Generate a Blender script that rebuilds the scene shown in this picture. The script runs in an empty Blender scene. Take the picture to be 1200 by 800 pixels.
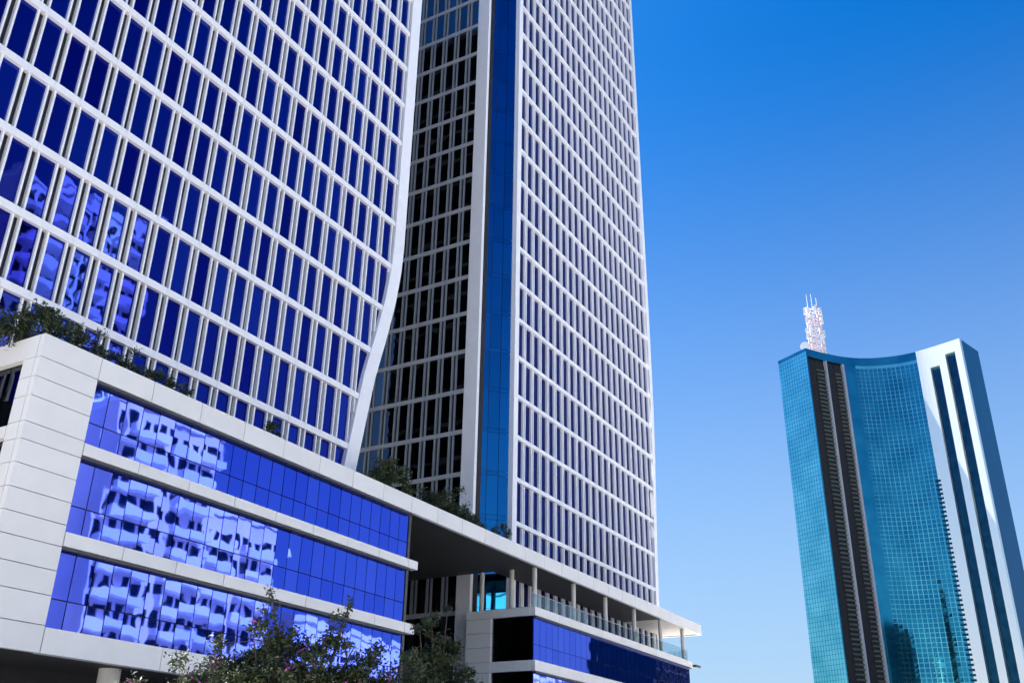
import bpy, bmesh, math, random
from mathutils import Vector, Matrix
random.seed(7)
R = math.radians
scene = bpy.context.scene
col = scene.collection

# ------------------------------------------------------------------ camera
# world X runs along the street front, Y runs away from the street, Z is up
cam_d = bpy.data.cameras.new('camera')
cam = bpy.data.objects.new('camera', cam_d); col.objects.link(cam)
cam_d.sensor_width = 36.0; cam_d.lens = 34.23
cam_d.clip_start = 0.1; cam_d.clip_end = 6000
fx = Vector((720, 555, 1141)); vz = Vector((40, -2400, 1141)).normalized()
fx = (fx - vz * fx.dot(vz)).normalized()
fy = vz.cross(fx)
if fy.x > 0: fy = -fy
rows = [fx, fy, vz]
m = Matrix.Identity(4)
for i in range(3):
    m[i][0] = rows[i].x; m[i][1] = -rows[i].y; m[i][2] = -rows[i].z
m[0][3], m[1][3], m[2][3] = 0, 0, 1.6
cam.matrix_world = m
scene.camera = cam

# ------------------------------------------------------------------ sky, sun, exposure
SUN_EL, SUN_AZ = R(62), R(0.5)          # azimuth clockwise from +Y
world = bpy.data.worlds.new('World'); scene.world = world; world.use_nodes = True
wn = world.node_tree; bg = wn.nodes['Background']
sky = wn.nodes.new('ShaderNodeTexSky'); sky.sky_type = 'NISHITA'; sky.sun_disc = False
sky.sun_elevation = SUN_EL; sky.sun_rotation = SUN_AZ
sky.air_density = 1.0; sky.dust_density = 1.0; sky.ozone_density = 6.0; sky.altitude = 100
hs = wn.nodes.new('ShaderNodeHueSaturation'); hs.inputs['Saturation'].default_value = 1.4; hs.inputs['Value'].default_value = 0.595; hs.inputs['Hue'].default_value = 0.49
gm = wn.nodes.new('ShaderNodeGamma'); gm.inputs['Gamma'].default_value = 1.3   # the deep, contrasty blue of the day
wn.links.new(sky.outputs[0], hs.inputs['Color']); wn.links.new(hs.outputs[0], gm.inputs['Color']); 
# milky haze low in the sky, the same all round the horizon
tc = wn.nodes.new('ShaderNodeTexCoord'); sp = wn.nodes.new('ShaderNodeSeparateXYZ'); mr = wn.nodes.new('ShaderNodeMapRange'); hz = wn.nodes.new('ShaderNodeMix')
mr.interpolation_type = 'SMOOTHSTEP'
mr.inputs[1].default_value = .70; mr.inputs[2].default_value = -.05; mr.inputs[3].default_value = 0.0; mr.inputs[4].default_value = .92
hz.data_type = 'RGBA'; hz.inputs[7].default_value = (1.9, 2.53, 3.26, 1)
wn.links.new(tc.outputs['Generated'], sp.inputs[0]); wn.links.new(sp.outputs['Z'], mr.inputs[0]); wn.links.new(mr.outputs[0], hz.inputs[0])
wn.links.new(gm.outputs[0], hz.inputs[6]); wn.links.new(hz.outputs[2], bg.inputs['Color'])
bg.inputs['Strength'].default_value = 0.05
sl = bpy.data.lights.new('sun', 'SUN'); sl.energy = 5.0; sl.angle = R(0.5); sl.color = (1.0, 0.95, 0.88)
so = bpy.data.objects.new('sun', sl); col.objects.link(so)
sd = Vector((math.sin(SUN_AZ) * math.cos(SUN_EL), math.cos(SUN_AZ) * math.cos(SUN_EL), math.sin(SUN_EL)))
so.rotation_euler = sd.to_track_quat('Z', 'Y').to_euler(); so.location = (0, 60, 150)
scene.view_settings.view_transform = 'Standard'; scene.view_settings.look = 'None'
scene.view_settings.exposure = 2.4; scene.view_settings.gamma = 1.0
scene.view_settings.use_curve_mapping = False

# ------------------------------------------------------------------ materials
MATS = {}
def nodes(name):
    mt = bpy.data.materials.new(name); mt.use_nodes = True; MATS[name] = mt
    nt = mt.node_tree; return mt, nt, nt.nodes['Principled BSDF']
def pos_noise(nt, scale, detail=3, rough=.5, stretch=None):
    g = nt.nodes.new('ShaderNodeNewGeometry')
    out = g.outputs['Position']
    if stretch:
        mp = nt.nodes.new('ShaderNodeMapping'); mp.inputs['Scale'].default_value = stretch
        nt.links.new(out, mp.inputs['Vector']); out = mp.outputs[0]
    n = nt.nodes.new('ShaderNodeTexNoise'); n.inputs['Scale'].default_value = scale
    n.inputs['Detail'].default_value = detail; n.inputs['Roughness'].default_value = rough
    nt.links.new(out, n.inputs['Vector']); return n
def mixcol(nt, fac, a, b):
    mx = nt.nodes.new('ShaderNodeMix'); mx.data_type = 'RGBA'
    mx.inputs[6].default_value = (*a, 1); mx.inputs[7].default_value = (*b, 1)
    nt.links.new(fac, mx.inputs[0]); return mx.outputs[2]
def ramp(nt, fac, lo, hi):
    r = nt.nodes.new('ShaderNodeMapRange'); r.inputs[1].default_value = lo; r.inputs[2].default_value = hi
    nt.links.new(fac, r.inputs[0]); return r.outputs[0]
def matte(name, a, b, scale=1.5, rough=.6, metal=0, bump=0, stretch=None, rnd=0):
    mt, nt, p = nodes(name)
    n = pos_noise(nt, scale, 5, .6, stretch)
    f = ramp(nt, n.outputs[0], .3, .7)
    if rnd:
        oi = nt.nodes.new('ShaderNodeObjectInfo')
        md = nt.nodes.new('ShaderNodeMix'); md.inputs[0].default_value = rnd
        nt.links.new(f, md.inputs[2]); nt.links.new(oi.outputs['Random'], md.inputs[3]); f = md.outputs[0]
    nt.links.new(mixcol(nt, f, a, b), p.inputs['Base Color'])
    p.inputs['Roughness'].default_value = rough; p.inputs['Metallic'].default_value = metal
    if bump:
        bp = nt.nodes.new('ShaderNodeBump'); bp.inputs['Strength'].default_value = bump; bp.inputs['Distance'].default_value = .02
        n2 = pos_noise(nt, 18, 4); nt.links.new(n2.outputs[0], bp.inputs['Height']); nt.links.new(bp.outputs[0], p.inputs['Normal'])
    return mt
def mirror_glass(name, a, b, wob=.02, wscale=.5, rough=.02, metal=1.0, rnd=True, nscale=.35):
    """coated solar glass: tinted mirror with slightly wavy panes"""
    mt, nt, p = nodes(name)
    if rnd:
        oi = nt.nodes.new('ShaderNodeObjectInfo'); f = oi.outputs['Random']
    else:
        n = pos_noise(nt, nscale, 2); f = ramp(nt, n.outputs[0], .3, .7)
    nt.links.new(mixcol(nt, f, a, b), p.inputs['Base Color'])
    p.inputs['Metallic'].default_value = metal; p.inputs['Roughness'].default_value = rough
    n = pos_noise(nt, wscale, 1)
    bp = nt.nodes.new('ShaderNodeBump'); bp.inputs['Strength'].default_value = 1.0; bp.inputs['Distance'].default_value = wob
    nt.links.new(n.outputs[0], bp.inputs['Height']); nt.links.new(bp.outputs[0], p.inputs['Normal'])
    return mt
WHITE = matte('white_aluminium', (.86, .87, .91), (.80, .81, .86), 1.2, .42, rnd=.25)
PANEL = matte('pale_cladding', (.80, .80, .79), (.72, .72, .715), .9, .5, rnd=.45, bump=.05)
GREYM = matte('flank_grey', (.30, .33, .38), (.24, .27, .31), 1.0, .45, rnd=.3)  # flank mullions, darker than the white ones on the street front
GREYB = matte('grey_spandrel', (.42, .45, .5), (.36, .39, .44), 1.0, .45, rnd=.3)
SEAM = matte('dark_backing', (.012, .013, .016), (.02, .02, .024), 2, .7)
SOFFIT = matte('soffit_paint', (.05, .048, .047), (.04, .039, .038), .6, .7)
CONC = matte('concrete', (.36, .35, .34), (.28, .275, .27), .7, .8, bump=.1)
BALC = matte('balcony_concrete', (.10, .125, .12), (.06, .085, .08), .4, .8)
COLM = matte('column_paint', (.62, .60, .57), (.54, .52, .5), 1.0, .6)
DARKM = matte('dark_metal', (.03, .03, .033), (.05, .05, .055), 3, .45)
BLUE = mirror_glass('blue_glass', (.010, .013, .22), (.028, .055, .36), .006, .7)
BLUE_S = mirror_glass('blue_glass_joined', (.004, .007, .15), (.008, .018, .22), .012, .5, rnd=False)
PODG = mirror_glass('podium_glass', (.058, .105, .69), (.088, .14, .75), .005, .7)
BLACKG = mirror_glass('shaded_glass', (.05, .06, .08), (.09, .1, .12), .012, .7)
CORNG = mirror_glass('corner_glass', (.012, .15, .34), (.016, .19, .42), .01, .5)
TEAL = mirror_glass('teal_glass', (.12, .48, .52), (.26, .68, .68), .02, .3, rough=.08, rnd=False, nscale=.12)
TEALD = mirror_glass('deep_teal_glass', (.015, .2, .31), (.04, .32, .42), .02, .2, rough=.1, rnd=False, nscale=.1)
ENDG = matte('end_glass', (.0, .12, .28), (.0, .14, .31), .05, .35)
ENDG.node_tree.nodes['Principled BSDF'].inputs['IOR'].default_value = 1.2
NAVY = mirror_glass('navy_glass', (.01, .05, .09), (.02, .08, .12), .02, .2, rough=.15, rnd=False)
WALUM = matte('white_composite_panel', (1.0, .95, .86), (.97, .92, .84), .15, .3, metal=.8)
PINK = matte('pink_render', (.82, .74, .71), (.76, .67, .64), .3, .8)
CREAM = matte('cream_render', (.88, .88, .86), (.82, .82, .8), .3, .8)
ASPH = matte('asphalt', (.05, .05, .052), (.065, .064, .063), 2, .9, bump=.2)
PAVE = matte('paving', (.45, .43, .40), (.38, .36, .33), 3, .85, bump=.1)
BARK = matte('bark', (.11, .085, .06), (.06, .048, .036), 8, .9, bump=.4)
MASTM = matte('mast_paint', (.82, .80, .80), (.8, .62, .6), .12, .5)
def leafmat(name, a, b, scale=1.5):
    mt, nt, p = nodes(name)
    n = pos_noise(nt, scale, 3); f = ramp(nt, n.outputs[0], .35, .65)
    nt.links.new(mixcol(nt, f, a, b), p.inputs['Base Color'])
    p.inputs['Roughness'].default_value = .5
    p.inputs['Transmission Weight'].default_value = 0
    return mt
LEAF = leafmat('leaf', (.018, .036, .009), (.05, .07, .015))
LEAFT = leafmat('tree_leaf', (.012, .026, .007), (.045, .058, .013), 2.5)
LEAFD = leafmat('dark_leaf', (.012, .026, .008), (.03, .048, .013))
PETAL = leafmat('petal', (.35, .05, .28), (.5, .1, .4))
def clear_glass():
    mt, nt, p = nodes('clear_glass'); out = nt.nodes['Material Output']
    tr = nt.nodes.new('ShaderNodeBsdfTransparent'); tr.inputs[0].default_value = (.88, .95, .96, 1)
    gl = nt.nodes.new('ShaderNodeBsdfGlossy'); gl.inputs['Roughness'].default_value = .02
    mx = nt.nodes.new('ShaderNodeMixShader'); mx.inputs[0].default_value = .10; nt.links.new(tr.outputs[0], mx.inputs[1]); nt.links.new(gl.outputs[0], mx.inputs[2])
    nt.links.new(mx.outputs[0], out.inputs['Surface']); nt.nodes.remove(p); return mt
CLEAR = clear_glass()

# ------------------------------------------------------------------ helpers
def link(o, parent=None):
    col.objects.link(o)
    if parent is not None:
        o.parent = parent; o.matrix_parent_inverse = Matrix.Translation(-Vector(parent.location))
    return o
def tag(o, label=None, cat=None, group=None, kind=None):
    if label: o['label'] = label
    if cat: o['category'] = cat
    if group: o['group'] = group
    if kind: o['kind'] = kind
    return o
def thing(name, loc, label, cat, group=None):
    o = bpy.data.objects.new(name, None); o.location = loc; o.empty_display_size = .5
    col.objects.link(o); return tag(o, label, cat, group)
BOXF = [(0, 3, 2, 1), (4, 5, 6, 7), (0, 1, 5, 4), (1, 2, 6, 5), (2, 3, 7, 6), (3, 0, 4, 7)]
CACHE = {}
def box_mesh(dx, dy, dz, mat):
    k = (round(dx, 3), round(dy, 3), round(dz, 3), mat.name)
    if k not in CACHE:
        x, y, z = dx / 2, dy / 2, dz / 2
        me = bpy.data.meshes.new('box')
        me.from_pydata([(-x, -y, -z), (x, -y, -z), (x, y, -z), (-x, y, -z), (-x, -y, z), (x, -y, z), (x, y, z), (-x, y, z)], [], BOXF)
        me.materials.append(mat); CACHE[k] = me
    return CACHE[k]
def box(name, x0, x1, y0, y1, z0, z1, mat, parent=None, tilt=0):
    o = bpy.data.objects.new(name, box_mesh(x1 - x0, y1 - y0, z1 - z0, mat))
    o.location = ((x0 + x1) / 2, (y0 + y1) / 2, (z0 + z1) / 2)
    if tilt: o.rotation_euler = (R(random.gauss(0, tilt)), 0, R(random.gauss(0, tilt)))
    return link(o, parent)
class MB:
    def __init__(s): s.v = []; s.f = []
    def box(s, x0, x1, y0, y1, z0, z1):
        n = len(s.v)
        s.v += [(x0, y0, z0), (x1, y0, z0), (x1, y1, z0), (x0, y1, z0), (x0, y0, z1), (x1, y0, z1), (x1, y1, z1), (x0, y1, z1)]
        s.f += [tuple(i + n for i in q) for q in BOXF]
    def quad(s, a, b, c, d):
        n = len(s.v); s.v += [tuple(a), tuple(b), tuple(c), tuple(d)]; s.f.append((n, n + 1, n + 2, n + 3))
    def prism_y(s, poly, y0, y1):
        """polygon in (x,z), extruded along y"""
        n = len(s.v); k = len(poly)
        s.v += [(x, y0, z) for x, z in poly] + [(x, y1, z) for x, z in poly]
        s.f.append(tuple(range(n, n + k))); s.f.append(tuple(range(n + 2 * k - 1, n + k - 1, -1)))
        for i in range(k):
            j = (i + 1) % k; s.f.append((n + j, n + i, n + k + i, n + k + j))
    def prism_z(s, poly, z0, z1):
        n = len(s.v); k = len(poly)
        s.v += [(x, y, z0) for x, y in poly] + [(x, y, z1) for x, y in poly]
        s.f.append(tuple(range(n + k - 1, n - 1, -1))); s.f.append(tuple(range(n + k, n + 2 * k)))
        for i in range(k):
            j = (i + 1) % k; s.f.append((n + i, n + j, n + k + j, n + k + i))
    def tube(s, pts, rad, seg=8):
        n0 = len(s.v); P = [Vector(p) for p in pts]
        for i, p in enumerate(P):
            t = (P[min(i + 1, len(P) - 1)] - P[max(i - 1, 0)]).normalized()
            a = t.orthogonal().normalized() if i == 0 else (a - t * a.dot(t)).normalized()
            b = t.cross(a)
            for k in range(seg):
                w = 2 * math.pi * k / seg
                s.v.append(tuple(p + (a * math.cos(w) + b * math.sin(w)) * rad[i]))
        for i in range(len(P) - 1):
            for k in range(seg):
                k2 = (k + 1) % seg
                s.f.append((n0 + i * seg + k, n0 + i * seg + k2, n0 + (i + 1) * seg + k2, n0 + (i + 1) * seg + k))
        s.f.append(tuple(n0 + k for k in range(seg))[::-1]); e = n0 + (len(P) - 1) * seg
        s.f.append(tuple(e + k for k in range(seg)))
    def build(s, name, mat, parent=None, kind=None, smooth=False):
        me = bpy.data.meshes.new(name); me.from_pydata(s.v, [], s.f); me.materials.append(mat)
        bm = bmesh.new(); bm.from_mesh(me); bmesh.ops.recalc_face_normals(bm, faces=bm.faces) if len(s.f) < 60000 else None
        bm.to_mesh(me); bm.free()
        if smooth:
            for p in me.polygons: p.use_smooth = True
        o = bpy.data.objects.new(name, me); link(o, parent)
        if kind: o['kind'] = kind
        return o
def clip_right(poly, x1, z1, x2, z2):
    """keep the part of a (x,z) polygon left of the line through the two points (z2>z1)"""
    def s(p): return (x2 - x1) * (p[1] - z1) - (z2 - z1) * (p[0] - x1)
    out = []
    for i in range(len(poly)):
        a, b = poly[i], poly[(i + 1) % len(poly)]; sa, sb = s(a), s(b)
        if sa >= 0: out.append(a)
        if (sa >= 0) != (sb >= 0):
            t = sa / (sa - sb); out.append((a[0] + (b[0] - a[0]) * t, a[1] + (b[1] - a[1]) * t))
    return out
def interp(x, tab):
    for (a, fa), (b, fb) in zip(tab, tab[1:]):
        if x <= b: return fa + (fb - fa) * max(0, (x - a)) / (b - a)
    return tab[-1][1]

# ------------------------------------------------------------------ ground
mb = MB(); mb.quad((-3000, -3000, -.12), (3000, -3000, -.12), (3000, 3000, -.12), (-3000, 3000, -.12))
tag(mb.build('ground', ASPH), kind='structure')
mb = MB(); mb.box(-60, 260, 8, 300, -.11, 0.0); tag(mb.build('pavement', PAVE), kind='structure')
mb = MB(); mb.box(-60, 260, -60, -18, -.11, 0.0); tag(mb.build('far_pavement', PAVE), kind='structure')

FH, Z0 = 4.12, 24.62           # storey height, level of the lowest tower band

# ------------------------------------------------------------------ curved tower (left)
TA = thing('office_tower', (38, 50, 0), 'blue glass office tower with white grid and edge that bends inward near its foot', 'tower')
VA = 43.5
EDGE = [(16, 51.4), (20, 52.1), (23.9, 52.8), (30.7, 54.0), (34.8, 55.1), (38, 55.85), (41, 56.3), (43.5, 56.45), (130, 56.45)]
edge = lambda z: interp(z, EDGE)
SW = 1.3                        # width of the white edge strip
UA0, BAY = 17.61, 1.63
NB_A = 24
top_A = Z0 + FH * 18
cells_stuff = MB(); band_stuff = MB()
def seen_A(u, z): return z < 41 + (u - 20) * .85 + 4.5
# core behind the glass
poly = [(UA0 - .6, 0)] + [(edge(z) - .45, z) for z in (16, 20, 24, 27, 30.7, 33, 34.8, 38, 41, 43.5, top_A)] + [(UA0 - .6, top_A)]
poly = [(UA0 - .6, 0), (edge(16) - .45, 0)] + poly[1:]
mb = MB(); mb.prism_y(poly, VA + .14, VA + 24); mb.build('core', SEAM, TA)
FW, GAP, FD = .115, .34, .16     # mullion width, dark joint, mullion depth
for k in range(-1, 18):
    zb = Z0 + FH * k            # band centre at the foot of this storey
    z_lo, z_hi = zb + .22, zb + FH - .22
    if k == -1: z_lo = 19.0
    for i in range(NB_A):
        c = UA0 + BAY * i
        g0, g1 = c + GAP / 2 + FW + .01, c + BAY - GAP / 2 - FW - .01
        e_lo, e_hi = edge(z_lo) - SW + .15, edge(z_hi) - SW + .15
        if g0 > max(e_lo, e_hi) - .1: continue
        pl = [(g0, z_lo), (g1, z_lo), (g1, z_hi), (g0, z_hi)]
        if g1 > min(e_lo, e_hi): pl = clip_right(pl, e_lo, z_lo, e_hi, z_hi)
        if len(pl) < 3: continue
        if seen_A(c, z_lo):
            cu = sum(p[0] for p in pl) / len(pl); cz = sum(p[1] for p in pl) / len(pl)
            if len(pl) == 4 and abs(pl[1][0] - g1) < 1e-6 and abs(pl[2][0] - g1) < 1e-6:
                box('pane', g0, g1, VA, VA + .03, z_lo, z_hi, BLUE, TA, .22)
            else:
                mb = MB(); mb.prism_y(pl, VA, VA + .03); mb.build('pane', BLUE, TA)
        else:
            cells_stuff.prism_y(pl, VA, VA + .03)
    # spandrel band, cut into one panel for each bay
    if k >= 0:
        for i in range(-1, NB_A):
            a, b = UA0 + BAY * i + .006, UA0 + BAY * (i + 1) - .006
            e = edge(zb) - SW + .1
            if a > e - .2: continue
            b = min(b, e)
            if seen_A(a, zb): box('spandrel_panel', a, b, VA - .27, VA + .1, zb - .225, zb + .225, WHITE, TA)
            else: band_stuff.box(a, b, VA - .27, VA + .1, zb - .225, zb + .225)
cells_stuff.build('upper_panes', BLUE_S, TA, 'stuff'); band_stuff.build('upper_spandrels', WHITE, TA, 'stuff')
for i in range(NB_A):
    for sgn in (-1, 1):
        c = UA0 + BAY * i + sgn * (GAP + FW) / 2
        zlo = 19.0
        while edge(zlo) - SW < c + .05 and zlo < 44: zlo += .1
        if edge(zlo) - SW < c: continue
        box('mullion', c - FW / 2, c + FW / 2, VA - FD, VA + .12, zlo, top_A, WHITE, TA)
mb = MB()
zs = [19.5 + .75 * j for j in range(34)] + [60, top_A]
pl = [(edge(z) - SW, z) for z in zs] + [(edge(z), z) for z in reversed(zs)]
for j in range(len(zs) - 1):
    z, zz = zs[j], zs[j + 1]
    mb.prism_y([(edge(z) - SW, z), (edge(z), z), (edge(zz), zz), (edge(zz) - SW, zz)], VA - .34, VA + .5)
mb.build('edge_strip', WHITE, TA)
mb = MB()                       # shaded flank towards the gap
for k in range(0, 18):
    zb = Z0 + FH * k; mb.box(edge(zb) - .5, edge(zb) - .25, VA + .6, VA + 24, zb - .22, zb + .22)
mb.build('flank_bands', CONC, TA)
box('roof', UA0 - .5, 56.3, VA, VA + 24, top_A + .01, top_A + .5, CONC, TA)

# ------------------------------------------------------------------ straight tower (right)
TB = thing('office_tower', (90, 56, 0), 'white gridded office tower with slim blue glass corner strip, open sky beside it', 'tower')
VB, UD = 43.0, 71.8
top_B = Z0 + FH * 23
EB = [(16, 109.1), (24, 109.3), (32, 109.7), (40, 110.3), (48, 110.7), (60, 110.7), (90, 110.3), (130, 109.8)]
edb = lambda z: interp(z, EB)
mb = MB(); mb.prism_z([(UD + .14, 45.2), (74.5, VB + .3), (74.6, VB + .14), (108.9, VB + .14), (108.9, 72), (UD + .14, 72)], 0, top_B)
mb.build('core', SEAM, TB)
U0B = 75.35; BB = 1.638; NBB = 21; FW, GAP = .12, .22
pan = MB()
for k in range(-3, 23):
    zb = Z0 + FH * k
    z_lo, z_hi = zb + .2, zb + FH - .2
    for i in range(NBB):
        c = U0B + BB * i
        g0, g1 = c + .02, c + BB - 2 * FW - GAP
        pan.box(g0, min(g1, edb(zb) - .7), VB, VB + .03, z_lo, z_hi)
    if k >= -2:
        box('spandrel_band', 75.25, edb(zb) - .4, VB - .30, VB + .1, zb - .2, zb + .2, WHITE, TB)
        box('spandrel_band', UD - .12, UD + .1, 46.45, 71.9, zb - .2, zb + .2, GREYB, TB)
pan.build('street_panes', BLUE_S, TB, 'stuff')
for i in range(NBB):
    c = U0B + BB * (i + 1)
    for off in (FW * 1.5 + GAP, FW * .5):
        box('mullion', c - off - FW / 2, c - off + FW / 2, VB - .23, VB + .12, 16.3, top_B, WHITE, TB)
# flank facing the gap between the towers
V0D = 46.45; GAP = .34
for j in range(15):
    for k in range(-3, 23):
        zb = Z0 + FH * k
        a, b = V0D + BAY * j + .02, V0D + BAY * (j + 1) - 2 * FW - GAP
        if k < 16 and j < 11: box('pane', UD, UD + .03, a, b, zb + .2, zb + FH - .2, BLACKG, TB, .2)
        else:
            if 'fl' not in globals(): fl = MB()
            fl.box(UD, UD + .03, a, b, zb + .2, zb + FH - .2)
    for off in (FW * 1.5 + GAP, FW * .5):
        c = V0D + BAY * (j + 1) - off
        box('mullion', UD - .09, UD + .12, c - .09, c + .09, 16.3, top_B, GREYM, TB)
fl.build('upper_flank_panes', BLACKG, TB, 'stuff')
# corner: two white piers and a splayed strip of blue glass between them
mb = MB(); mb.box(UD - .30, UD + .13, 45.0, 46.42, 0, top_B); mb.build('corner_pier', WHITE, TB)
mb = MB(); mb.box(74.45, 75.27, VB - .36, VB + .45, 0, top_B); mb.build('corner_pier', WHITE, TB)
A0, A1 = Vector((UD + .2, 45.2, 0)), Vector((74.55, VB + .05, 0))
dA = (A1 - A0); nA = Vector((-dA.y, dA.x, 0)).normalized()
if nA.y > 0: nA = -nA
def splay(name, s0, s1, z0, z1, d0, d1, mat):
    p, q = A0 + dA * s0, A0 + dA * s1
    mb = MB(); mb.prism_z([(p + nA * d0).to_2d()[:], (q + nA * d0).to_2d()[:], (q + nA * d1).to_2d()[:], (p + nA * d1).to_2d()[:]], z0, z1)
    return mb.build(name, mat, TB)
for k in range(-2, 18):
    zb = Z0 + FH * k
    for s0, s1 in ((0.0, .325), (.34, .66), (.675, 1.0)):
        splay('corner_pane', s0, s1, zb + .45, zb + FH - .03, 0, -.03, CORNG)
        splay('corner_pane', s0, s1, zb + .0, zb + .42, 0, -.03, CORNG)
splay('corner_glass', 0, 1, Z0 + FH * 18, top_B, 0, -.03, CORNG)
mb = MB()
zs = [16.3 + 3.5 * j for j in range(25)] + [top_B]
for z, zz in zip(zs, zs[1:]):
    mb.prism_y([(edb(z) - .75, z), (edb(z) + .1, z), (edb(zz) + .1, zz), (edb(zz) - .75, zz)], VB - .36, VB + .6)
mb.build('edge_strip', WHITE, TB)
box('sun_block', 56.6, UD + .1, 72.1, 84, 0, top_B - 2, DARKM, TB)  # unseen block added behind the gap to keep sun off the flank
box('roof', UD, 109, VB + .2, 72, top_B + .01, top_B + .6, CONC, TB)

# ------------------------------------------------------------------ podium
PO = thing('podium_building', (66, 46, 0), 'pale clad podium with blue ribbon windows under a long projecting roof edge', 'building')
VP = 38.0; ZT, ZFB = 20.49, 19.36
G = .018
def panel(u0, u1, z0, z1, v=VP, d=.3, parent=None): return box('cladding_panel', u0 + G, u1 - G, v, v + d, z0 + G, z1 - G, PANEL, parent or PO)
def panel_end(u, v0, v1, z0, z1): return box('cladding_panel', u, u + .3, v0 + G, v1 - G, z0 + G, z1 - G, PANEL, PO)
# roof edge
us = [23.8, 26.93] + [26.93 + 3.21 * i for i in range(1, 27)]
us[-1] = 110.3
fas = box('roof_fascia', 23.86, 110.25, VP + .1, VP + .36, ZFB + .03, ZT - .03, SEAM, PO)
for a, b in zip(us, us[1:]): panel(a, b, ZFB, ZT, parent=fas)
vend = [38.3, 41.5, 44.7, 48]
for a, b in zip(vend, vend[1:]): panel_end(23.8, a, b, ZFB, ZT)
for a, b in zip([38.3, 42.6], [42.6, 46]): box('cladding_panel', 110.0, 110.3, a + G, b - G, ZFB + G, ZT - G, PANEL, PO)
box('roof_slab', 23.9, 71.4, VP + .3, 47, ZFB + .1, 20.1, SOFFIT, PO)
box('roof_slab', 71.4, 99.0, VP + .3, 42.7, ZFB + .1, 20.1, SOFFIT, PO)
box('roof_slab', 99.0, 110.2, VP + .3, 42.7, ZFB + .1, 20.1, COLM, PO)
box('roof_slab', 109.4, 110.2, 42.7, 46, ZFB + .1, 20.1, COLM, PO)
# left wing: ribbons between white bands
UL0, UL1 = 26.95, 52.85
BANDS = [(15.66, 16.25), (11.5, 12.15), (7.0, 8.08)]
jts = [26.95] + [26.93 + 3.21 * i for i in range(1, 9)] + [53.72]
for z0, z1 in BANDS:
    js = jts if z0 > 8 else [26.95] + [26.93 + 3.21 * 2 * i - 0 for i in range(1, 5)] + [53.72]
    bnd = box('clad_band', 26.9, 53.6, VP + .08, VP + .5, z0 + .03, z1 - .03, SEAM, PO)
    for a, b in zip(js, js[1:]): panel(a, b, z0, z1, d=.5, parent=bnd)
STRIPS = [(16.25, ZFB), (12.15, 15.66), (8.08, 11.5)]
NP = 25; PW = (UL1 - UL0) / NP
for z0, z1 in STRIPS:
    zm = z0 + (z1 - z0) * .36
    rw = box('ribbon_window', UL0, UL1, VP + .5, VP + .6, z0 - .1, z1 + .1, SEAM, PO)
    for i in range(NP):
        a, b = UL0 + PW * i + .025, UL0 + PW * (i + 1) - .025
        box('window_pane', a, b, VP + .36, VP + .39, z0 + .02, zm - .025, PODG, rw, .2)
        box('window_pane', a, b, VP + .36, VP + .39, zm + .025, z1 - .02, PODG, rw, .2)
    box('head_shade_strip', UL0, UL1, VP + .04, VP + .34, z1 - .13, z1 - .005, DARKM, rw)  # dark strip standing in for the shade under the band
    box('window_jamb', UL1, UL1 + .25, VP + .3, VP + .8, z0, z1, DARKM, rw)
box('inner_wall', 24.2, 52.9, VP + .9, 47, 7.2, ZFB, SEAM, PO)
# corner pier in courses
crs = [ZFB, 18.41, 17.5, 16.3, 15.5, 14.45, 13.4, 12.4, 11.45, 10.4, 9.35, 8.12, 7.0]
for zt, zb in zip(crs, crs[1:]):
    panel(23.8, 26.93, zb, zt)
    box('cladding_panel', 23.8, 24.1, 38.3 + G, 39.15 - G, zb + G, zt - G, PANEL, PO)
box('pier_backing', 23.9, 26.9, VP + .15, VP + .6, 7.05, ZFB, SEAM, PO)
box('pier_backing', 23.9, 24.3, VP + .6, 39.1, 7.05, ZFB, SEAM, PO)
for z0, z1 in BANDS:
    panel_end(23.8, 39.15, 43.2, z0, z1); panel_end(23.8, 43.2, 47, z0, z1)
for z0, z1 in STRIPS:
    rw = box('ribbon_window', 24.25, 24.4, 39.1, 47, z0, z1, SEAM, PO)
    for q in range(6): box('window_pane', 24.15, 24.18, 39.2 + 1.3 * q, 39.2 + 1.3 * q + 1.25, z0, z1, BLACKG, rw, .3)
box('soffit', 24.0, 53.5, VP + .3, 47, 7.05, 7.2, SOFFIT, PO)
# recessed ground floor
box('shopfront', 24.5, 53, 44, 44.2, 0, 7.05, BLACKG, PO)
def column(u, v, z0, z1, r):
    mb = MB(); mb.tube([(u, v, z0), (u, v, z1)], [r, r], 20)
    o = mb.build('column', COLM, PO)
    return o
for u in (32.2, 40.2, 48.2): column(u, 40.0, 0, 7.05, .5)
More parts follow.
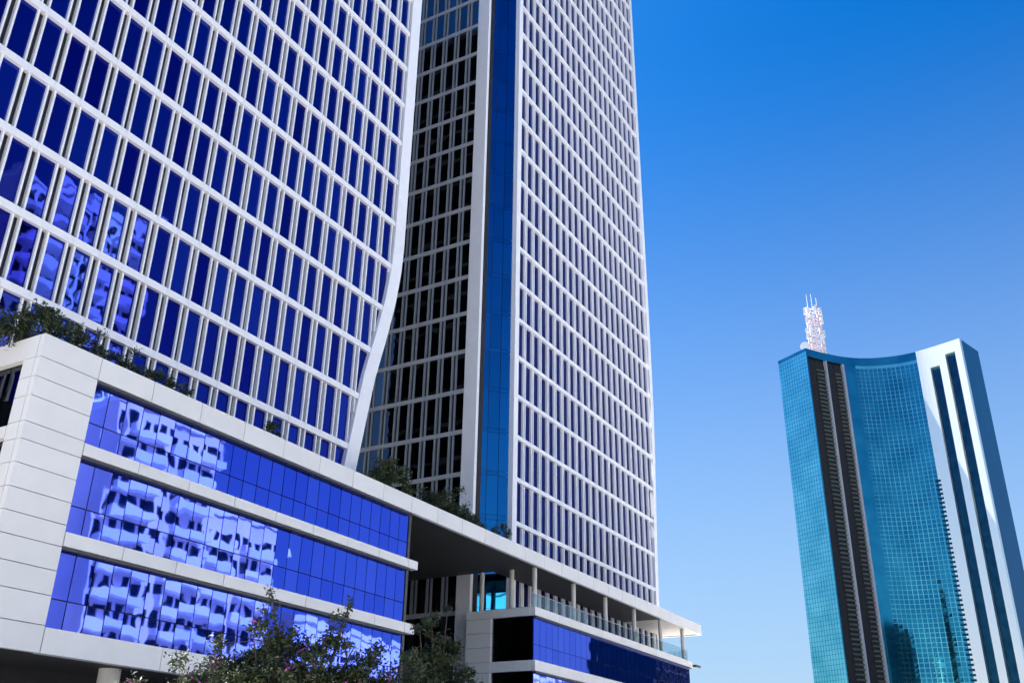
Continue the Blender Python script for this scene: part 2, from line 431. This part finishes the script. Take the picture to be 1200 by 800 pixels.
# right wing
UR0, UR1 = 70.28, 106.6
RB = [(15.37, 16.06), (11.13, 11.96), (7.0, 7.85)]
for z0, z1 in RB:
    bnd = box('clad_band', UR0 + .1, UR1 - .1, VP + .1, VP + .5, z0 + .03, z1 - .03, SEAM, PO)
    a = UR0
    while a < UR1 - .1:
        b = min(a + 4.3, UR1); panel(a, b, z0, z1, d=.5, parent=bnd); a = b
    panel_end(UR0, 38.5, 42.1, z0, z1); panel_end(UR0, 42.1, 44.5, z0, z1)
for (z0, z1) in [(11.96, 15.37), (7.85, 11.13)]:
    zm = z0 + (z1 - z0) * .36
    rw = box('ribbon_window', UR0 + .32, UR1 - .3, VP + .4, VP + .46, z0, z1, SEAM, PO)
    n = 33; pw = (UR1 - .3 - UR0 - .3) / n
    for i in range(n):
        a, b = UR0 + .3 + pw * i + .025, UR0 + .3 + pw * (i + 1) - .025
        box('window_pane', a, b, VP + .3, VP + .33, z0 + .02, zm - .02, PODG, rw, .2)
        box('window_pane', a, b, VP + .3, VP + .33, zm + .02, z1 - .02, PODG, rw, .2)
    box('head_shade_strip', UR0 + .32, UR1 - .3, VP + .04, VP + .28, z1 - .13, z1 - .005, DARKM, rw)  # same dark strip for shade, right wing
    for q in range(3): box('window_pane', UR0 + .25, UR0 + .28, 38.35 + 1.25 * q, 38.35 + 1.25 * q + 1.2, z0, z1, BLACKG, PO, .2)
    h = (z1 - z0) / 3
    for q in range(3): panel_end(UR0, 42.1, 44.5, z0 + h * q, z0 + h * q + h)
box('wing_core', UR0 + .5, UR1 - .25, VP + .5, 42.9, 0, 15.9, SEAM, PO)
box('wing_core', UR0 + .2, 71.3, 42.2, 44.4, 0, 15.9, SEAM, PO)
box('terrace_floor', UR0 + .1, UR1 - .1, VP + .5, 42.9, 15.92, 16.1, PAVE, PO)
for u in (71.55, 78.8, 85.55, 92.4, 99.35, 105.9): column(u, 38.75, 16.1, ZFB + .1, .2)
for v in (40.9, 43.8): column(71.5, v, 16.1, ZFB + .1, .2)
rl = box('railing', UR0 + .15, UR1 - .1, 38.405, 38.45, 17.2, 17.24, GREYB, PO)
a = UR0 + .15
while a < UR1 - .3:
    b = min(a + 1.38, UR1 - .12); box('railing_pane', a + .02, b - .02, 38.42, 38.435, 16.08, 17.2, CLEAR, rl); a = b
for q in range(4): box('railing_pane', UR1 - .15, UR1 - .135, 38.45 + 1.1 * q, 38.45 + 1.1 * q + 1.06, 16.08, 17.2, CLEAR, rl)
# passage between the wings
box('passage_wall', 53.0, 71.2, 52, 52.3, 0, ZFB, DARKM, PO)
for i in range(14): box('wall_rib', 54 + 1.2 * i, 54.12 + 1.2 * i, 51.8, 52, 0, ZFB, SOFFIT, PO)
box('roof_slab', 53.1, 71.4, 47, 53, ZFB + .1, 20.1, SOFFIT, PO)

# floodlight on the end of the right wing
fo = thing('floodlight', (106.7, 38.2, 15.5), 'dark floodlight on a short arm at the end of the glazed wing', 'floodlight')
mb = MB(); mb.tube([(106.55, 38.2, 15.55), (107.3, 38.1, 15.65)], [.06, .05]); mb.build('arm', DARKM, fo)
mb = MB(); mb.prism_z([(107.2, 37.8), (108.5, 37.75), (108.5, 38.35), (107.2, 38.3)], 15.58, 15.82); mb.build('lamp_head', DARKM, fo)

# ------------------------------------------------------------------ far concave tower
TC = thing('concave_tower', (358, 46, 0), 'teal glass tower with concave front and white ribs, mast on its roof', 'tower')
HC = 160.0
plan = [(345.6, 70.6), (353.0, 65.8), (360.6, 59.6), (366.0, 52.0), (368.6, 43.0), (368.6, 35.5), (367.0, 28.5), (363.6, 18.5)]
acc = [0]
for p, q in zip(plan, plan[1:]): acc.append(acc[-1] + math.hypot(q[0] - p[0], q[1] - p[1]))
LEN = acc[-1]
PX = list(zip(acc, plan))
def arc(s):
    """smooth point on the concave front, s in metres from the left corner (Catmull-Rom)"""
    i = 0
    while i < len(acc) - 2 and s > acc[i + 1]: i += 1
    t = (s - acc[i]) / (acc[i + 1] - acc[i])
    P = [plan[max(0, i - 1)], plan[i], plan[i + 1], plan[min(len(plan) - 1, i + 2)]]
    r = []
    for a in range(2):
        p0, p1, p2, p3 = (q[a] for q in P)
        r.append(.5 * (2 * p1 + (p2 - p0) * t + (2 * p0 - 5 * p1 + 4 * p2 - p3) * t * t + (3 * p1 - p0 - 3 * p2 + p3) * t ** 3))
    return Vector((r[0], r[1], 0))
def nrm(s):
    t = (arc(min(s + .2, LEN)) - arc(max(s - .2, 0))).normalized(); n = Vector((t.y, -t.x, 0))
    return n if n.x < 0 else -n
BL, BR = Vector((352.9, 83.2, 0)), Vector((378.9, 13.8, 0))
body = [(arc(LEN * i / 28) - nrm(LEN * i / 28) * 1.6).to_2d()[:] for i in range(29)]
bk = [BR.to_2d()[:]] + [(378.9 + 6 * math.sin(math.pi * t / 8), 13.8 + 62 * t / 8) for t in range(1, 8)] + [BL.to_2d()[:]]
def inset(p): 
    c = Vector((365, 50)); q = Vector(p); return (q + (c - q).normalized() * .5)[:]
mb = MB(); mb.prism_z([inset(p) for p in body + bk], 0, HC - .6); mb.build('core', SEAM, TC)
mb = MB(); mb.prism_z([inset(p) for p in body + bk], HC - .6, HC - .2); mb.build('roof', CONC, TC)
def strip(name, s0, s1, z0, z1, d0, d1, mat, n=3, kind=None):
    """curved wall piece on the front between offsets d0 (outer) and d1 (inner)"""
    mb = MB()
    for i in range(n):
        a, b = s0 + (s1 - s0) * i / n, s0 + (s1 - s0) * (i + 1) / n
        pa, pb, na, nb = arc(a), arc(b), nrm(a), nrm(b)
        mb.prism_z([(pa + na * d0).to_2d()[:], (pb + nb * d0).to_2d()[:], (pb + nb * d1).to_2d()[:], (pa + na * d1).to_2d()[:]], z0, z1)
    return mb.build(name, mat, TC, kind)
def grid(name, p0, p1, z0, z1, cols, rowh, mat, n, gap=.12, jit=.006):
    """flat field of small glass panes, each slightly out of true"""
    mb = MB(); d = (p1 - p0); L = d.length; d = d / L; w = L / cols; rn = int((z1 - z0) / rowh)
    for r in range(rn):
        for c in range(cols):
            a = p0 + d * (w * c + gap / 2); b = p0 + d * (w * (c + 1) - gap / 2)
            za, zb = z0 + rowh * r + gap / 2, z0 + rowh * (r + 1) - gap / 2
            j = [random.gauss(0, jit) for _ in range(4)]
            mb.quad(a + n * j[0] + Vector((0, 0, za)), b + n * j[1] + Vector((0, 0, za)), b + n * j[2] + Vector((0, 0, zb)), a + n * j[3] + Vector((0, 0, zb)))
    o = mb.build(name, mat, TC, 'stuff'); return o
# end faces
C0, C1 = arc(0), arc(LEN)
dl = (C0 - BL); nl = Vector((dl.y, -dl.x, 0)).normalized(); nl = nl if nl.x < 0 else -nl
dr = (BR - C1); nr = Vector((dr.y, -dr.x, 0)).normalized(); nr = nr if nr.y < 0 else -nr
grid('end_panes', BL, C0, 0, HC - 1.2, 12, 1.62, TEAL, nl)
mb = MB(); mb.prism_z([BL.to_2d()[:], C0.to_2d()[:], (C0 - nl * .8).to_2d()[:], (BL - nl * .8).to_2d()[:]], HC - 1.2, HC); mb.build('parapet', TEALD, TC)
mb = MB(); mb.prism_z([(BL - nl * .1).to_2d()[:], (C0 - nl * .1).to_2d()[:], (C0 - nl * .5).to_2d()[:], (BL - nl * .5).to_2d()[:]], 0, HC - 1.25); mb.build('end_wall', TEALD, TC)
mb = MB(); mb.prism_z([C1.to_2d()[:], BR.to_2d()[:], (BR - nr * .6).to_2d()[:], (C1 - nr * .6).to_2d()[:]], 0, HC); mb.build('end_wall', ENDG, TC)
# front: metres along the arc
def sx(px):                     # place along the front, from fractions of its length
    return px
seg = dict(slot0=(.6, 5.8), bal0=(5.8, 9.4), fin0=(9.4, 10.0), slot1=(10.0, 14.4), bal1=(14.4, 17.3), fin1=(17.3, 18.0))
strip('front_panel', 0, .6, 0, HC, 0, -.8, TEALD)
strip('crown', .6, 45.7, HC - 3.2, HC, 0, -1.0, TEALD, 18)
for key, zt in (('slot0', 3), ('slot1', 6)):
    strip('dark_recess', *seg[key], 0, HC - 3.25, -1.4, -1.6, SEAM)
for key in ('bal0', 'bal1'):
    a, b = seg[key]; strip('recess_wall', a, b, 0, HC - 3.25, -1.2, -1.5, SEAM)
    mb = MB()
    for r in range(int((HC - 5) / 1.62)):
        z = 1.62 * r
        pa, pb, na, nb = arc(a), arc(b), nrm(a), nrm(b)
        mb.prism_z([(pa + na * -.55).to_2d()[:], (pb + nb * -.55).to_2d()[:], (pb - nb * 1.2).to_2d()[:], (pa - na * 1.2).to_2d()[:]], z, z + .5)
    mb.build('balcony_slabs', BALC, TC, 'stuff')
for key in ('fin0', 'fin1'): strip('rib', *seg[key], 0, HC - 3.25, .15, -1.5, GREYB)
strip('front_panel', 18.0, 22.8, 0, HC - 3.25, 0, -.4, TEALD, 4)
mb = MB(); s0, s1 = 22.8, 45.7; nc = 14; w = (s1 - s0) / nc
for c in range(nc):
    pa, pb = arc(s0 + w * c + .14), arc(s0 + w * (c + 1) - .14); n_ = nrm(s0 + w * (c + .5))
    for r in range(int((HC - 3.3) / 1.62)):
        za, zb = 1.62 * r + .12, 1.62 * (r + 1) - .12
        j = [random.gauss(0, .012) for _ in range(4)]
        mb.quad(pa + n_ * j[0] + Vector((0, 0, za)), pb + n_ * j[1] + Vector((0, 0, za)), pb + n_ * j[2] + Vector((0, 0, zb)), pa + n_ * j[3] + Vector((0, 0, zb)))
mb.build('front_panes', TEALD, TC, 'stuff')
strip('pane_frame', 22.8, 45.7, 0, HC - 3.25, -.08, -.5, TEAL, 15)
# white right end of the front with two dark slots
WS = [(45.7, 50.3), (53.7, 56.1), (59.4, LEN)]
for a, b in WS: strip('white_rib', a, b, 0, HC, .25, -1.4, WALUM, 3)
strip('white_lintel', 50.3, 53.7, HC - 8.0, HC, .25, -1.4, WALUM, 2)
strip('white_lintel', 56.1, 59.4, HC - 4.5, HC, .25, -1.4, WALUM, 2)
strip('dark_recess', 50.3, 53.7, 0, HC - 8, -1.2, -1.6, NAVY); strip('dark_recess', 56.1, 59.4, 0, HC - 4.5, -1.2, -1.6, NAVY)
mb = MB()
for r in range(68):
    z = 1.62 * r; a, b = 44.6, 46.6
    pa, pb, na, nb = arc(a), arc(b), nrm(a), nrm(b)
    mb.prism_z([(pa + na * .3).to_2d()[:], (pb + nb * .3).to_2d()[:], (pb + nb * .2).to_2d()[:], (pa + na * .2).to_2d()[:]], z, z + .8)
mb.build('window_slots', NAVY, TC, 'stuff')

# roof mast
MA = thing('antenna_mast', (360.5, 69, HC - .2), 'white lattice antenna mast with dishes on the concave tower roof', 'mast')
def leg(x, y): return Vector((360.5 + x, 69 + y, 0))
H = 23.5; zb = HC - .2
mb = MB()
for sx_, sy_ in ((-1, -1), (1, -1), (1, 1), (-1, 1)):
    mb.tube([leg(sx_ * 2.6, sy_ * 2.6) + Vector((0, 0, zb)), leg(sx_ * 1.9, sy_ * 1.9) + Vector((0, 0, zb + H))], [.4, .34], 6)
mb.build('legs', MASTM, MA)
mb = MB()
for i in range(9):
    z = zb + H * i / 9; z2 = zb + H * (i + 1) / 9; w = 2.6 - .7 * i / 9; w2 = 2.6 - .7 * (i + 1) / 9
    cs = [(-1, -1), (1, -1), (1, 1), (-1, 1)]
    for q in range(4):
        a, b = cs[q], cs[(q + 1) % 4]
        mb.tube([leg(a[0] * w, a[1] * w) + Vector((0, 0, z)), leg(b[0] * w2, b[1] * w2) + Vector((0, 0, z2))], [.2, .2], 5)
        mb.tube([leg(b[0] * w, b[1] * w) + Vector((0, 0, z)), leg(a[0] * w2, a[1] * w2) + Vector((0, 0, z2))], [.2, .2], 5)
        mb.tube([leg(a[0] * w, a[1] * w) + Vector((0, 0, z)), leg(b[0] * w, b[1] * w) + Vector((0, 0, z))], [.2, .2], 5)
mb.build('bracing', MASTM, MA)
for dx, dy, z in ((-2.6, 1.2, 21.5), (-2.4, -1.6, 22), (.2, -2.8, 21.8), (2.4, -2.6, 22.2), (-2.9, 2.6, 21.6), (-2.7, -.4, 18.5), (-2.9, 2.2, 17.5), (1.2, -2.9, 18), (-2.8, .8, 14), (.9, -3.0, 12), (-2.9, 2.6, 11)):
    box('panel_antenna', 360.5 + dx - .4, 360.5 + dx + .4, 69 + dy - .45, 69 + dy + .45, zb + z - 1.4, zb + z + 1.4, WHITE, MA)
def dish(x, y, z, r):
    mb = MB(); mb.tube([(x, y, z), (x - .5, y - .1, z), (x - .9, y - .15, z)], [r * .6, r, r], 16); return mb.build('dish', WHITE, MA)
dish(357.4, 73.0, zb + 6, 1.9); dish(358.2, 66.2, zb + 9, 1.0); dish(357.8, 71.5, zb + 13, .8)
for dx, dy, h in ((-1.6, 1.4, 6), (0, 0, 6.5), (1.2, -1.6, 5)):
    mb = MB(); mb.tube([(360.5 + dx, 69 + dy, zb + H), (360.5 + dx, 69 + dy, zb + H + h)], [.12, .07], 6); mb.build('whip_antenna', WHITE, MA)

# ------------------------------------------------------------------ buildings over the street, most mirrored in the glass, the rest added to bounce light
def flats(name, label, u0, u1, v0, v1, H, wall, fh=3.3, slab_out=1.4, rounded=True, group=None):
    t = thing(name, ((u0 + u1) / 2, (v0 + v1) / 2, 0), label, 'building', group)
    box('wall', u0, u1, v0, v1, 0, H, wall, t)
    n = int(H / fh)
    w = u1 - u0
    for k in range(1, n):
        z = fh * k
        mb = MB()
        if rounded:
            pl = [(u0 + .5, v1 - .1)] + [(u0 + .5 + (w - 1) * i / 12, v1 + slab_out * math.sin(math.pi * i / 12) ** .5) for i in range(1, 12)] + [(u1 - .5, v1 - .1)]
            mb.prism_z(pl, z - .2, z + .95)
        else:
            mb.box(u0 + .6, u0 + w * .42, v1 - .1, v1 + slab_out, z - .2, z + .95); mb.box(u0 + w * .58, u1 - .6, v1 - .1, v1 + slab_out, z - .2, z + .95)
        mb.build('balcony', CREAM, t)
        mb = MB()
        nw = max(3, int(w / 1.9))
        for i in range(nw):
            c = u0 + w * (i + .5) / nw
            mb.box(c - w / nw * .33, c + w / nw * .33, v1 + .01, v1 + .05, z + 1.0 - (i % 3 == 0) * .8, z + 2.55)
        mb.build('window_row', NAVY, t)
    box('parapet', u0 - .2, u1 + .2, v0, v1 + .2, H + .01, H + .9, CREAM, t)
    return t
flats('apartment_tower', 'tall cream balcony tower mirrored in the lower left tower panes', 66, 78, -52, -32, 83, CREAM, 3.3, 2.2)
flats('apartment_tower', 'cream tower with split balconies mirrored beside the rounded one', 80.5, 91, -56, -36, 88, CREAM, 3.1, 1.2, False)
flats('apartment_block', 'pink balcony block mirrored in the podium ribbon windows', 74.5, 92, -31, -23, 47, PINK, 3.3, 1.3, False)
flats('apartment_block', 'lower pink block mirrored in the podium middle windows', 95, 110, -48, -28, 39, PINK, 3.4, 1.3, False)

flats('apartment_block', 'long low cream block added over the street to bounce light onto the podium', 116, 205, -46, -28, 26, CREAM, 3.4, 1.2, False)  # off-camera, added to throw sunlight back at the shaded fronts
flats('apartment_block', 'cream block added opposite the podium corner to bounce light', 20, 62, -48, -28, 33, CREAM, 3.4, 1.2, False)  # likewise added for its bounced light
dk = thing('office_block', (304, -42, 0), 'dark glass office block mirrored in the far end of the right wing', 'building')
box('wall', 268, 340, -50, -30, 0, 75, NAVY, dk)
for k in range(1, 20): box('spandrel_band', 268.1, 339.9, -30, -29.8, 3.7 * k, 3.7 * k + .5, DARKM, dk)
for i in range(25): box('mullion', 268 + 2.95 * i, 268.2 + 2.95 * i, -30, -29.7, 0, 75, DARKM, dk)
# ------------------------------------------------------------------ planting
def leaves(mb, c, r, n, size, flat=1.0):
    for _ in range(n):
        p = Vector(c) + Vector((random.gauss(0, r * .6), random.gauss(0, r * .6), random.gauss(0, r * .55 * flat)))
        a = Vector((random.gauss(0, 1), random.gauss(0, 1), random.gauss(-.2, .7))).normalized()
        b = a.cross(Vector((random.gauss(0, 1), random.gauss(0, 1), random.gauss(0, 1)))).normalized()
        s = size * random.uniform(.55, 1.35); dr = Vector((0, 0, -s * .25))
        mb.quad(p - a * s + dr, p - b * s * .42, p + a * s + dr, p + b * s * .42)
def build_leaves(mb, name, mat, parent, kind=None):
    me = bpy.data.meshes.new(name); me.from_pydata(mb.v, [], mb.f); me.materials.append(mat)
    o = bpy.data.objects.new(name, me); link(o, parent)
    if kind: o['kind'] = kind
    return o
def shrub(label, base, spans, n, size, mat, group='shrubs along the podium roof edge', stems=5):
    t = thing('shrub', base, label, 'shrub', group)
    mb = MB(); st = MB()
    for (dx, dy, dz, r) in spans:
        c = Vector(base) + Vector((dx, dy, dz))
        st.tube([Vector(base) + Vector((dx * .6, dy * .6, 0)), (Vector(base) * .4 + c * .6) + Vector((0, 0, 0)), c], [.035, .025, .01], 5)
        for _ in range(max(4, int(r * 16))):
            cc = c + Vector((random.gauss(0, r * .5), random.gauss(0, r * .5), random.gauss(0, r * .4)))
            leaves(mb, cc, r * .36, n // 2, size)
    build_leaves(mb, 'foliage', mat, t); st.build('stems', BARK, t); return t
ZR = 20.1
shrub('tall dark shrub on the podium roof corner', (24.3, 39.6, ZR), [(0, .2, 1.2, .9), (1.0, -.2, 1.6, .9), (-.7, .5, 1.2, .9), (1.9, -.3, 1.3, .8), (.3, .2, 1.9, .8), (-1.3, .8, .9, .8), (.6, 0, .7, .9)], 110, .10, LEAFD)
shrub('trailing low shrub along the roof edge beside the corner shrub', (28.6, 39.0, ZR), [(-1.6, 0, .95, .6), (-.8, 0, .9, .6), (0, 0, .9, .6), (.8, 0, .9, .6), (1.6, 0, .85, .6), (2.3, 0, .85, .55)], 90, .09, LEAFD)
shrub('small trailing shrub on the roof edge past the long hedge', (32.4, 38.9, ZR), [(-.9, 0, .9, .55), (-.2, 0, .95, .5), (.4, 0, .8, .45)], 80, .09, LEAFD)
shrub('single small shrub on the roof edge before the curved tower', (39.4, 38.9, ZR), [(-.3, 0, .9, .5), (.3, .1, 1.2, .45), (.5, 0, .7, .4)], 80, .09, LEAFD)
shrub('round bush on the terrace beside the slanting white tower edge', (52.0, 40.0, ZR), [(0, 0, 1.8, .9), (.4, .1, 2.7, .8), (1.1, 0, 2.0, .9), (-.9, -.2, 1.5, .8), (1.9, -.3, 1.4, .8)], 120, .11, LEAF)
shrub('broad dark bush on the terrace in front of the shaded tower flank', (59.6, 40.0, ZR), [(-1.6, 0, 1.7, .9), (-.6, 0, 2.0, .9), (.6, 0, 1.8, .9), (1.7, 0, 1.6, .9), (2.8, 0, 1.5, .9), (4.0, 0, 1.4, .8), (4.9, 0, 1.2, .7)], 120, .11, LEAFD)
shrub('thin potted shrub on the terrace by the blue glass corner', (69.6, 41.0, ZR), [(-.6, 0, 2.2, .6), (.4, 0, 2.8, .5), (1.2, 0, 2.4, .5)], 40, .11, LEAFD)
def tree(label, base, limbs, n, size, mat, flowers=0):
    t = thing('street_tree', base, label, 'tree', 'trees before the podium')
    B = Vector(base); st = MB(); mb = MB(); fl_ = MB()
    fork = B + Vector((0, 0, 2.0))
    st.tube([B, B + Vector((.05, .02, 1.0)), fork], [.14, .11, .1], 10)
    tr = st.build('trunk', BARK, t, smooth=True)
    st = MB()
    for (dx, dy, dz, r) in limbs:
        e = B + Vector((dx, dy, dz)); mid = fork * .5 + e * .5 + Vector((random.gauss(0, .15), random.gauss(0, .15), .2))
        st.tube([fork, mid, e], [.07, .045, .012], 6)
        if r < .35:              # a long upright shoot with leaves along it
            for q in range(16):
                a = .35 + .65 * q / 15
                p = (mid * (1 - a) + e * a) if q else mid
                leaves(mb, p, .07 + r * .5 * (1 - a * .5), 11, size * .95)
            continue
        for _ in range(max(4, int(r * 16))):
            a = random.random() ** .6
            p = mid * (1 - a) + e * a + Vector((random.gauss(0, r * .55), random.gauss(0, r * .55), random.gauss(0, r * .42)))
            st.tube([mid * (1 - a) + e * a, p], [.014, .005], 4)
            leaves(mb, p, r * .34, n // 2, size, .8)
            if flowers and random.random() < flowers: leaves(fl_, p + Vector((0, 0, r * .15)), r * .2, 8, size * .85)
    st.build('branches', BARK, t)
    build_leaves(mb, 'crown', mat, t)
    if flowers: build_leaves(fl_, 'flowers', PETAL, t, 'stuff')
    return t
def rel(base, pts): return [(p[0] - base[0], p[1] - base[1], p[2], p[3]) for p in pts]
b1 = (18.2, 16.0, 0)
tree('leafy flowering tree before the podium with long upright shoots', b1, rel(b1, [
    (16.0, 17.5, 3.8, .7), (16.4, 17.2, 4.2, .7), (17.1, 17.4, 4.6, .7), (17.3, 17.0, 4.75, .7), (17.0, 16.5, 5.0, .55), (17.16, 16.3, 6.1, .16), (17.1, 16.4, 5.7, .22), (17.0, 16.4, 5.35, .3),
    (17.6, 16.0, 4.95, .6), (18.1, 15.8, 5.0, .6), (18.3, 15.2, 5.6, .2), (18.8, 15.2, 6.05, .14), (18.4, 15.5, 5.2, .4), (19.1, 15.2, 5.0, .6), (19.8, 15.0, 4.9, .6), (20.1, 14.6, 4.5, .7),
    (18.9, 15.5, 4.6, .9), (17.5, 16.0, 4.3, .9), (17.0, 16.8, 4.0, .9), (19.6, 15.0, 4.1, .9), (17.9, 15.6, 3.9, 1.0), (18.8, 15.8, 3.6, 1.0), (16.6, 17.0, 3.5, .8), (20.3, 14.8, 3.7, .9)]), 230, .06, LEAFT, .2)
b2 = (29.9, 20.0, 0)
tree('darker tree standing in front of the passage between the wings', b2, rel(b2, [
    (30.3, 20.0, 8.2, .35), (29.7, 20.3, 7.8, .4), (29.3, 20.5, 7.2, .5), (30.6, 19.6, 7.0, .5), (29.9, 20.0, 6.8, .7), (29.5, 20.3, 6.1, .7), (30.5, 19.7, 5.9, .7), (30.8, 19.4, 6.2, .5), (30.0, 20.0, 5.3, .9), (29.2, 20.2, 5.0, .8), (30.9, 19.6, 5.0, .7)]), 190, .075, LEAFT)
